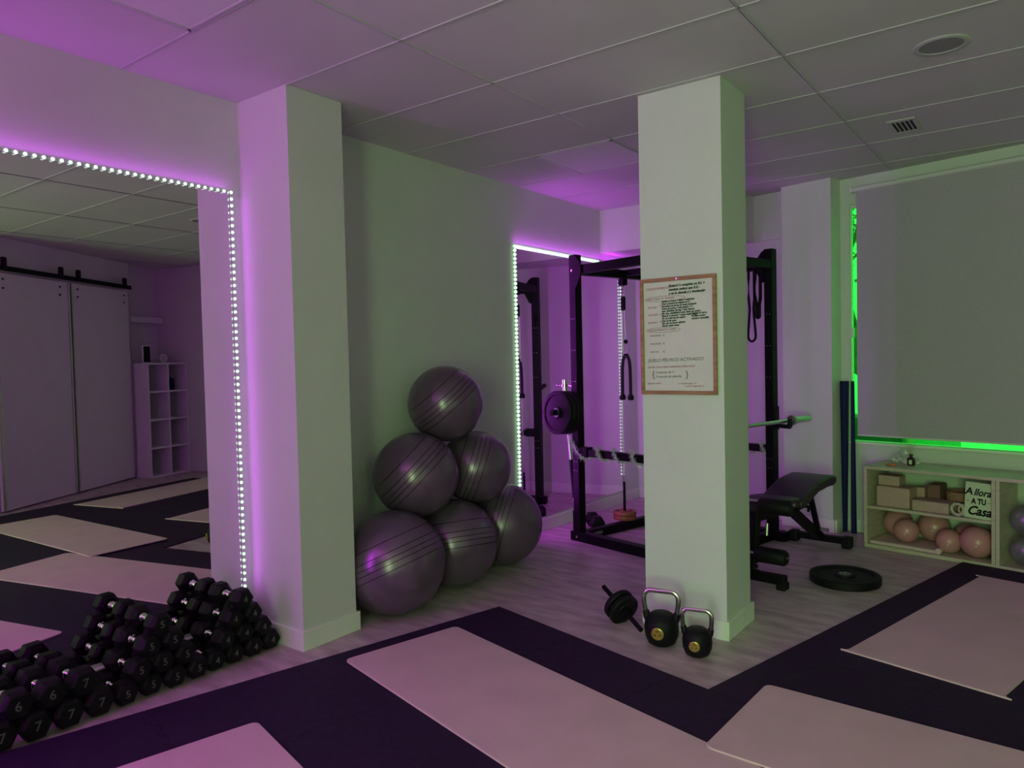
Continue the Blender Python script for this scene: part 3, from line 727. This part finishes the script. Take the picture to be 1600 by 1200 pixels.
def pad(name, pts, wd, parent):
    """side profile (y,z) polygon extruded across x with soft edges"""
    b = nb(); prism(b, pts, -wd/2, wd/2, Matrix(((0, 0, 1, 0), (1, 0, 0, 0), (0, 1, 0, 0), (0, 0, 0, 1))))
    return obj(name, b, mat('pad_vinyl', (.030, .018, .040), .42, noise=.2, bump=.05, spec=.4) if 'pad_vinyl' not in bpy.data.materials else bpy.data.materials['pad_vinyl'], parent, bevel=.016, bseg=4, smooth=60)
pad('backrest', [(.50, .445), (.56, .470), (.80, .535), (1.02, .548), (1.13, .535), (1.15, .49), (1.10, .468), (.98, .470), (.80, .46), (.56, .395), (.50, .395)], .29, bench)
pad('seat', [(.02, .475), (.10, .505), (.48, .475), (.49, .43), (.46, .415), (.08, .43), (.03, .44)], .28, bench)
b = nb(); cyl(b, (-.05, .02, .515), (.285, .02, .515), .010, 12); cyl(b, (-.05, .0, .195), (.25, .0, .195), .010, 12); obj('roller_axle', b, 'steel', bench, smooth=40)
for x0, x1, y, z in ((.075, .275, .0, .495), (-.275, -.075, .0, .495), (.055, .245, -.01, .195), (-.245, -.055, -.01, .195)):
    obj('foam_roller', lathe(nb(), [(0, 0), (.038, 0), (.048, .012), (.048, x1-x0-.012), (.038, x1-x0), (0, x1-x0)], (x0, y, z), (1, 0, 0), 24), 'blackrub', bench, smooth=50)
b = nb()
for z in (.09, .12, .15): cyl(b, (.038, .03, z), (.052, .03, z), .007, 8)
obj('adjustment_holes', b, 'steel', bench)
obj('chrome_spring', cyl(nb(), (.045, .17, .27), (.045, .18, .345), .010, 12), 'steel', bench, smooth=40)

# ------------------------------------------------------------------ plate on the floor
pf = plate('weight_plate', (-1.052, 4.815, .026), (0, 0, 1), .205, .05, 'blackrub', 'large black three-grip weight plate lying flat on the floor', hub=.026)

# ------------------------------------------------------------------ kettlebells and loadable dumbbell
CAMDIR = V(.42, -.90, 0)
def kettlebell(c, R_, h_top, hw, label, ang):
    r = thing('kettlebell', label, 'kettlebell', c, ang, 'kettlebells at the column')
    # body
    prof = [(0, 0), (R_*.55, 0), (R_*.80, R_*.16), (R_*.96, R_*.55), (R_, R_*.98), (R_*.95, R_*1.35), (R_*.78, R_*1.70), (R_*.55, R_*1.86), (0, R_*1.90)]
    obj('body', lathe(nb(), prof, seg=40), 'blackrub', r, smooth=60)
    zb = R_*1.45; rr = R_*.155
    for s in (-1, 1):
        b = nb()
        tube(b, [(s*R_*.60, 0, zb-R_*.25), (s*R_*.85, 0, zb+R_*.12), (s*R_*.93, 0, zb+R_*.45)], [rr*1.6, rr*1.5, rr*1.25], 16)
        obj('shoulder', b, 'blackrub', r, smooth=60)
    pts = []
    w2 = hw/2-rr; zt = h_top-rr; zb2 = zb+R_*.40
    pts.append((-R_*.93, 0, zb2)); pts.append((-w2*1.0, 0, zb2+(zt-zb2)*.45))
    cr_ = min(w2, zt-zb2)*.42
    for i in range(7): a = PI-PI/2*i/6; pts.append((-w2+cr_+cr_*math.cos(a)+.0, 0, zt-cr_+cr_*math.sin(a)))
    for i in range(7): a = PI/2-PI/2*i/6; pts.append((w2-cr_+cr_*math.cos(a), 0, zt-cr_+cr_*math.sin(a)))
    pts.append((w2, 0, zb2+(zt-zb2)*.45)); pts.append((R_*.93, 0, zb2))
    obj('handle', tube(nb(), pts, rr, 16), 'chrome', r, smooth=60)['label'] = 'polished chrome handle'
    z = R_*.93
    bd = lathe(nb(), [(0, 0), (R_*.36, 0), (R_*.36, .004), (R_*.31, .0055), (R_*.31, .004), (0, .004)], (0, -R_*.985, z), (0, -1, -.08), 28)
    bo = obj('gold_badge', bd, 'gold', r, smooth=40)
    em = nb()
    for k in range(3):
        a = PI/2+k*2*PI/3; c0 = V(math.cos(a)*R_*.15, 0, math.sin(a)*R_*.15); prism(em, [(R_*.09*math.cos(q+a), R_*.09*math.sin(q+a)) for q in (0, 2.1, 4.2)], 0, .0015, Matrix.Translation(V(c0.x, -R_*.985-.0045, z+c0.z)) @ Matrix.Rotation(PI/2, 4, 'X'))
    obj('emblem', em, 'golddark', bo)
    return r
kettlebell((-1.566, 3.295, 0), .0845, .278, .196, 'larger chrome-handled black kettlebell leaning by the column base', math.radians(12))
kettlebell((-1.368, 3.262, 0), .0700, .228, .158, 'smaller chrome-handled black kettlebell by the column corner', math.radians(12))
E1 = V(-1.715, 3.372, .013); PCn = V(-1.868, 3.44, .088); E2 = E1 + (PCn-E1)*1.92; ax = (E2-E1).normalized()
r = thing('loadable_dumbbell', 'black loadable dumbbell with plates at one end tipped against the kettlebell', 'dumbbell', E1)
obj('bar', (lambda b: (cyl(b, V(0, 0, 0), (E2-E1), .0125, 16), b)[-1])(nb()), 'black', r, smooth=40)
pcl = PCn-E1
for k, o_ in enumerate((-.022, .020)):
    c = pcl+ax*o_
    obj('plate', lathe(nb(), [(.013, -.014), (.035, -.014), (.038, -.008), (.072, -.008), (.076, -.014), (.084, -.014), (.087, -.010), (.087, .010), (.084, .014), (.076, .014), (.072, .008), (.038, .008), (.035, .014), (.013, .014)], c, ax, 40), 'blackrub', r, smooth=35)
for o_ in (-.052, .050):
    obj('spin_lock', lathe(nb(), [(.013, -.010), (.028, -.010), (.028, .010), (.013, .010)], pcl+ax*o_, ax, 8), 'black', r, bevel=.002)

# ------------------------------------------------------------------ framed whiteboard on the column
PXC, PZ, PW, PH = -1.5505, 1.521, .411, .598
r = thing('framed_whiteboard', 'wood-framed sheet of handwritten workout notes hung on the column', 'whiteboard', (PXC, 3.513, PZ))
obj('backing', bx(nb(), -PW/2+.004, PW/2-.004, -.007, 0, -PH/2+.004, PH/2-.004), 'paper', r)
for nm, a in (('top', (-PW/2, PW/2, PH/2-.019, PH/2)), ('bottom', (-PW/2, PW/2, -PH/2, -PH/2+.019)), ('left', (-PW/2, -PW/2+.018, -PH/2+.019, PH/2-.019)), ('right', (PW/2-.018, PW/2, -PH/2+.019, PH/2-.019))):
    obj('frame_rail', bx(nb(), a[0], a[1], -.018, 0, a[2], a[3]), 'woodframe', r, bevel=.002)
obj('screw', cyl(nb(), (0, -.018, PH/2-.010), (0, -.0195, PH/2-.010), .004, 10), 'chrome', r)
def write(s, x, z, size, m, shear=.15, bold=.0, al='LEFT', sp=1.0, tilt=.02):
    b = text_bm(s, size, .0003, shear, bold, sp, al)
    bmesh.ops.transform(b, matrix=Matrix.Translation(V(x, -.0078, z)) @ Matrix.Rotation(-tilt, 4, 'Y') @ Matrix.Rotation(PI/2, 4, 'X'), verts=b.verts)
    obj('handwriting', b, m, r)
x0 = -PW/2+.03
write('CALENTAMIENTO →'.replace('→', '-'), x0, .245, .0165, 'inkred')
for k, s in enumerate(('Extensión completa en B.L +', 'maxima cadera que R.E -', 'y en la clavada y y dominadas')): write(s, x0+.13, .255-.019*k, .0165, 'inkdark', bold=.0011)
write('CARGA PESO DE TRABAJO', x0, .192, .0135, 'inkred')
for k, s in enumerate(('Subida en barra + flexión explosiva', 'Peso corporal de bajada en 5 s', 'Encadena de sit up en mesa tumbado', 'Press de pecho + pies juntos + V', 'Isos. bicicleta: 30 seg + abd. lateral', 'Plancha, estabilidad como lanza en codos', 'Elevación piernas + toque suelo y giro', 'Ponte controla de cadera', 'Puente sin peso', 'Plancha en banco abierto', 'Mover suelo mano')):
    write(s, x0+.09, .178-.0125*k, .0125, 'inkdark', bold=.0009, tilt=.03)
for k, (s, z) in enumerate((('BLOQUE 1', .150), ('2 BLOQUE', .112), ('BLOQUE 3', .072))): write(s, x0+.012, z, .012, 'inkred')
for z in (.156, .112, .075): write('<', x0+.075, z, .022, 'inkred')
write('CALENTAMIENTO LUNES', x0+.01, .032, .0135, 'inkred')
for s, z in (('MOVILIDAD', 0.004), ('2 BLOQUES', -.038), ('VUELTAS', -.080)): write(s, x0+.02, z, .012, 'inkred'); write('<', x0+.09, z, .024, 'inkred')
write('Agarra en barra', x0+.25, .110, .0125, 'inkdark', bold=.0008); write('Rodillas pecho', x0+.25, .097, .0125, 'inkdark', bold=.0008); write('minutos sentadilla', x0+.25, .084, .0125, 'inkdark', bold=.0008)
write('¡SUELO PÉLVICO ACTIVADO!', x0+.005, -.125, .0235, 'inkdark', shear=.05)
write('ENTRE CADA SERIE HAREMOS CORE AQUÍ', x0+.005, -.160, .0135, 'inkred')
write('3 minutos de V', x0+.05, -.186, .0165, 'inkdark'); write('3 minutos de plancha', x0+.05, -.208, .0165, 'inkdark')
write('{', x0+.03, -.197, .045, 'inkdark', 0); write('}', x0+.215, -.197, .045, 'inkdark', 0)
write('@suelo activo', x0+.004, -.243, .013, 'inkred'); write('3 x 4 pasar agua 1 x', x0+.17, -.243, .0125, 'inkred'); write('rutina 4 segundos :)', x0+.21, -.256, .0125, 'inkred')
b = nb(); tube(b, [(x0+.105+.115*math.cos(a), -.0078, .193+.013*math.sin(a)) for a in [2*PI*i/30 for i in range(30)]], .0007, 4, closed=True)
tube(b, [(x0+.095+.095*math.cos(a), -.0078, .033+.012*math.sin(a)) for a in [2*PI*i/30 for i in range(30)]], .0007, 4, closed=True)
obj('marker_outline', b, 'inkred', r)

# ------------------------------------------------------------------ wooden cabinet
CO = V(-1.129, 5.768, 0); CH = .592; CD = .40; TT = .022
def cp(u, v, z=0.): return CO + WU*u + WV*v + V(0, 0, z)
cab = thing('low_cabinet', 'low open pale wooden cabinet under the window holding balls and blocks', 'cabinet', CO, W_ANG)
X2 = 1.66
obj('top_board', bx(nb(), 0, X2, 0, CD, CH-TT, CH), 'wood', cab, bevel=.002)
obj('bottom_board', bx(nb(), .0, X2, .004, CD-.004, 0, .026), 'wood', cab, bevel=.002)
obj('side_panel', bx(nb(), 0, TT, 0.001, CD-.001, .026, CH-TT), 'wood', cab, bevel=.002)
obj('side_panel', bx(nb(), X2-TT, X2, 0.001, CD-.001, .026, CH-TT), 'wood', cab, bevel=.002)
for u in (.805, .829): obj('divider', bx(nb(), u, u+TT, 0.001, CD-.001, .026, CH-TT), 'wood', cab, bevel=.002)
obj('shelf_board', bx(nb(), TT, .805, .003, CD-.004, .285, .305), 'wood', cab, bevel=.002)
# contents: upper shelf
SZ = .305
def item(name, bm, m, u, v, z, label, cat, rz=0., group=None, **k):
    return tag(obj(name, bm, m, None, loc=cp(u, v, z), rot=(0, 0, W_ANG+rz), **k), label, cat, group)
G1 = 'blocks on the cabinet shelf'
item('yoga_block', bx(nb(), 0, .225, 0, .15, 0, .145), 'pinkblock', .070, .04, SZ, 'large pale pink foam block at the left of the cabinet shelf', 'yoga block', group=G1, bevel=.010)
item('yoga_block', bx(nb(), 0, .145, 0, .12, 0, .072), 'pinkblock', .066, .085, SZ+.146, 'small pink foam block on top of the large one', 'yoga block', group=G1, bevel=.007)
item('yoga_block', bx(nb(), 0, .235, 0, .15, 0, .075), 'pinkblock', .310, .035, SZ, 'flat pink foam block lying in the middle of the cabinet shelf', 'yoga block', group=G1, bevel=.010)
item('yoga_block', bx(nb(), 0, .070, 0, .10, 0, .075), 'pinkblock', .268, .200, SZ+.062, 'small pink block end-on behind the flat block', 'yoga block', group=G1, bevel=.006)
item('yoga_block', bx(nb(), 0, .075, 0, .12, 0, .06), 'brownblock', .265, .200, SZ, 'brown block lying under the small end-on pink block', 'yoga block', group=G1, bevel=.006)
item('yoga_block', bx(nb(), 0, .085, 0, .15, 0, .165), 'brownblock', .378, .200, SZ+.061 if False else SZ, 'dark brown cork block standing behind the flat block', 'yoga block', group=G1, bevel=.008).location = cp(.350, .205, SZ)
for k in range(2):
    item('round_basket', lathe(nb(), [(0, 0), (.085, 0), (.098, .006), (.100, .05), (.104, .052), (.104, .066), (.094, .066), (.088, .012), (0, .010)], seg=40), 'basket', .560, .262, SZ+.067*k, ['round woven brown basket, lower of the pair on the shelf', 'round woven brown basket, upper of the pair on the shelf'][k], 'basket', group='stacked round baskets', smooth=40)
r = thing('beaded_ring', 'pale beaded ring leaning by the written sign', 'ring', cp(.600, .035, SZ+.0465), W_ANG)
obj('ring', tube(nb(), [(.032*math.cos(a), 0, .032*math.sin(a)) for a in [2*PI*i/24 for i in range(24)]], .006, 8, closed=True), 'wood', r, smooth=60)
b = nb(); [sph(b, (.041*math.cos(a), 0, .041*math.sin(a)), .0055, 8, 6) for a in [2*PI*i/20 for i in range(20)]]; obj('bead', b, 'white', r, smooth=60)['kind'] = 'stuff'
item('beaded_ring', tube(nb(), [(.032*math.cos(a), 0, .032*math.sin(a)) for a in [2*PI*i/24 for i in range(24)]], .007, 8, closed=True), 'wood', .640, .062, SZ+.090, 'second pale ring half hidden behind the written sign', 'ring', smooth=60).location = cp(.628, .070, SZ+.040)
# sign
r = thing('quote_sign', 'white sign lettered A llorar A TU Casa propped on the cabinet shelf', 'sign', cp(.720, .035, SZ+.001), 0, rot=(0, .05, W_ANG))
obj('board', bx(nb(), -.082, .082, -.004, .004, 0, .238), 'paper', r, bevel=.001)
def lett(s, x, z, size, shear, bold, name='lettering', sx_=1., m='inkdark'):
    b = text_bm(s, size, .0004, shear, bold)
    bmesh.ops.transform(b, matrix=Matrix.Translation(V(x, -.0046, z)) @ Matrix.Diagonal(V(sx_, 1, 1, 1)) @ Matrix.Rotation(PI/2, 4, 'X'), verts=b.verts)
    obj(name, b, MAT['black'] if m == 'inkdark' else m, r)
lett('A', -.060, .174, .064, .15, .0016); lett('llorar', .028, .172, .064, .30, .0016, sx_=.84)
lett('A TU', .0, .112, .050, .0, .0022, sx_=.75); lett('Casa', .004, .048, .082, .35, .0025, sx_=.88)
b = nb(); bx(b, -.076, -.054, -.0048, -.004, .110, .113); bx(b, .050, .072, -.0048, -.004, .110, .113); obj('dash', b, 'inkred', r)
# lower shelf: folded mat + pink balls
fm = nb(); bx(fm, 0, .44, 0, .30, 0, .026); r = thing('folded_mat', 'folded pale pink mat on the bottom of the cabinet', 'mat', cp(.030, .02, .026), W_ANG)
obj('mat_layers', fm, 'pink', r, bevel=.010, bseg=3)
obj('rolled_edge', cyl(nb(), (.452, .01, .020), (.452, .29, .020), .020, 18), 'pink', r, smooth=50)
G2 = 'pink balls in the cabinet'
for u, v, R_, z, lab in ((.245, .125, .084, .052, 'pink soft ball resting on the folded mat, at the front'), (.372, .285, .105, .052, 'pink soft ball at the back, between two front balls'), (.130, .280, .100, .052, 'dim pink soft ball in the back left corner of the cabinet'),
                         (.520, .120, .082, .026, 'pink soft ball beside the rolled mat edge'), (.690, .125, .104, .026, 'largest shiny pink ball, against the cabinet divider'), (.585, .300, .092, .026, 'dim pink ball behind the two front right balls')):
    r = thing('pilates_ball', lab, 'ball', cp(u, v, z+R_), 0, G2)
    obj('ball_skin', sph(nb(), (0, 0, 0), R_, 40, 26), 'pinkball', r, smooth=80)
    obj('valve', cyl(nb(), (0, -R_*.995, -.01), (0, -R_*1.005, -.01), .005, 10), 'white', r)
for z, lab in ((.026, 'silver-grey marbled ball, lower of two in the right compartment'), (.026+.198, 'silver-grey marbled ball, upper of two in the right compartment')):
    r = thing('pilates_ball', lab, 'ball', cp(.975, .115, z+.098), 0, 'silver balls in the cabinet')
    obj('ball_skin', sph(nb(), (0, 0, 0), .098, 40, 26), 'silverball', r, smooth=80)
# on top of the cabinet
r = thing('reed_diffuser', 'small dark diffuser bottle with five reeds on the cabinet', 'diffuser', cp(.245, .215, CH), W_ANG)
obj('bottle', lathe(nb(), [(0, 0), (.024, 0), (.026, .004), (.026, .046), (.022, .056), (.010, .062), (.010, .074), (.014, .075), (.014, .082), (0, .082)], seg=24), 'amber', r, smooth=50)
obj('paper_label', bx(nb(), -.006, .014, -.0268, -.0255, .012, .042), 'paper', r)
for dx, dy in ((-.040, 0), (-.018, .01), (.0, -.01), (.012, .015), (.042, .0)):
    obj('reed', cyl(nb(), (0, 0, .06), (dx, dy, .205), .0014, 6), 'reed', r)
r = thing('silver_ornament', 'silver star-shaped tinsel ornament beside the diffuser', 'ornament', cp(.170, .27, CH), W_ANG)
b = nb(); rnd = random.Random(5)
for c, R_, n in (((0, 0, .055), .05, 220), ((-.05, 0, .035), .034, 160), ((.03, -.02, .035), .034, 160), ((.10, .02, .02), .02, 60)):
    for i in range(n):
        d = V(rnd.gauss(0, 1), rnd.gauss(0, .6), rnd.gauss(0, 1)).normalized()*R_*rnd.uniform(.5, 1); s = d.cross(V(0, 1, .3)).normalized()*.0022; c_ = V(*c)
        if (c_+d).z < .001: continue
        b.faces.new([b.verts.new(c_-s), b.verts.new(c_+s), b.verts.new(c_+d+s), b.verts.new(c_+d-s)])
obj('tinsel_rays', b, 'tinsel', r)['kind'] = 'stuff'
b = nb(); bmesh.ops.create_icosphere(b, subdivisions=1, radius=.02)
for v_ in b.verts: v_.co = V(v_.co.x*2.2+rnd.uniform(-.006, .006), v_.co.y, max(-.010, v_.co.z*.55)+.010)
item('orange_stone', b, 'crystal', .150, .10, CH, 'small orange raw stone on the cabinet top', 'stone')

# navy foam poles leaning in the window corner
def pole(b0, b1, w0, w1, label):
    a = wp(*b0); c = wp(*b1); r_ = tag(obj('foam_pole', tube(nb(), [a-a, (c-a)*.5, c-a], [w0, (w0+w1)/2, w1], 20), 'navy', None, loc=a, smooth=60), label, 'foam pole', 'navy foam poles')
pole((.022, -.055, .0), (.018, -.040, 1.19), .018, .034, 'thicker navy foam pole leaning against the pier')
pole((.100, -.075, .0), (.082, -.040, 1.19), .021, .013, 'thinner navy foam pole leaning beside the window')

# ------------------------------------------------------------------ cube shelf across the room (seen in the mirror)
s0 = V(2.52, 4.74, 0); s1 = V(2.70, 5.38, 0); SA = math.atan2((s1-s0).y, (s1-s0).x); SLn = (s1-s0).length
shf = thing('cube_shelf', 'white cube shelf two bays wide and four high, seen in the mirror', 'shelf', s0, SA)
SD = .34; SHh = 1.48; t_ = .022
# local x along the front, +(-y) is away from the mirror
for x in (0, SLn-t_): obj('side_panel', bx(nb(), x, x+t_, -SD, 0, 0, SHh), 'white', shf, bevel=.002)
obj('divider', bx(nb(), SLn/2-t_/2, SLn/2+t_/2, -SD, 0, t_, SHh-t_), 'white', shf)
for k in range(5): z = k*(SHh-t_)/4; obj('shelf_board', bx(nb(), t_, SLn-t_, -SD, -.001, z, z+t_), 'white', shf)
obj('back_panel', bx(nb(), t_, SLn-t_, -SD-.006, -SD, 0, SHh), 'white', shf)
def sp(x, y, z): return s0 + V(math.cos(SA), math.sin(SA), 0)*x + V(-math.sin(SA), math.cos(SA), 0)*y + V(0, 0, z)
r = thing('photo_frame', 'black-faced picture frame on top of the cube shelf, seen in the mirror', 'frame', sp(.13, -.15, SHh), SA)
obj('frame', bx(nb(), -.065, .065, -.01, .01, 0, .23), 'white', r, bevel=.003); obj('black_picture', bx(nb(), -.052, .052, .0102, .012, .012, .218), 'black', r)
r = thing('round_clock', 'small round clock on top of the cube shelf, seen in the mirror', 'clock', sp(.40, -.15, SHh), SA)
obj('case', lathe(nb(), [(0, -.015), (.05, -.015), (.06, -.005), (.06, .012), (.046, .015), (.044, .008), (0, .008)], (0, 0, .06), (0, 1, 0), 32), 'white', r, smooth=40)
obj('dial', lathe(nb(), [(.022, .009), (.030, .010), (.030, .008)], (0, 0, .06), (0, 1, 0), 24), 'plastic', r, smooth=40)
r = thing('water_bottle', 'dark blue bottle in the top right cube of the shelf, seen in the mirror', 'bottle', sp(.50, -.12, 3*(SHh-t_)/4+t_), SA)
obj('body', lathe(nb(), [(0, 0), (.032, 0), (.036, .006), (.036, .13), (.022, .155), (.018, .16), (0, .16)], seg=24), 'navy', r, smooth=50)
obj('cap', lathe(nb(), [(0, .158), (.024, .158), (.024, .195), (0, .198)], seg=24), 'plastic', r, smooth=50)
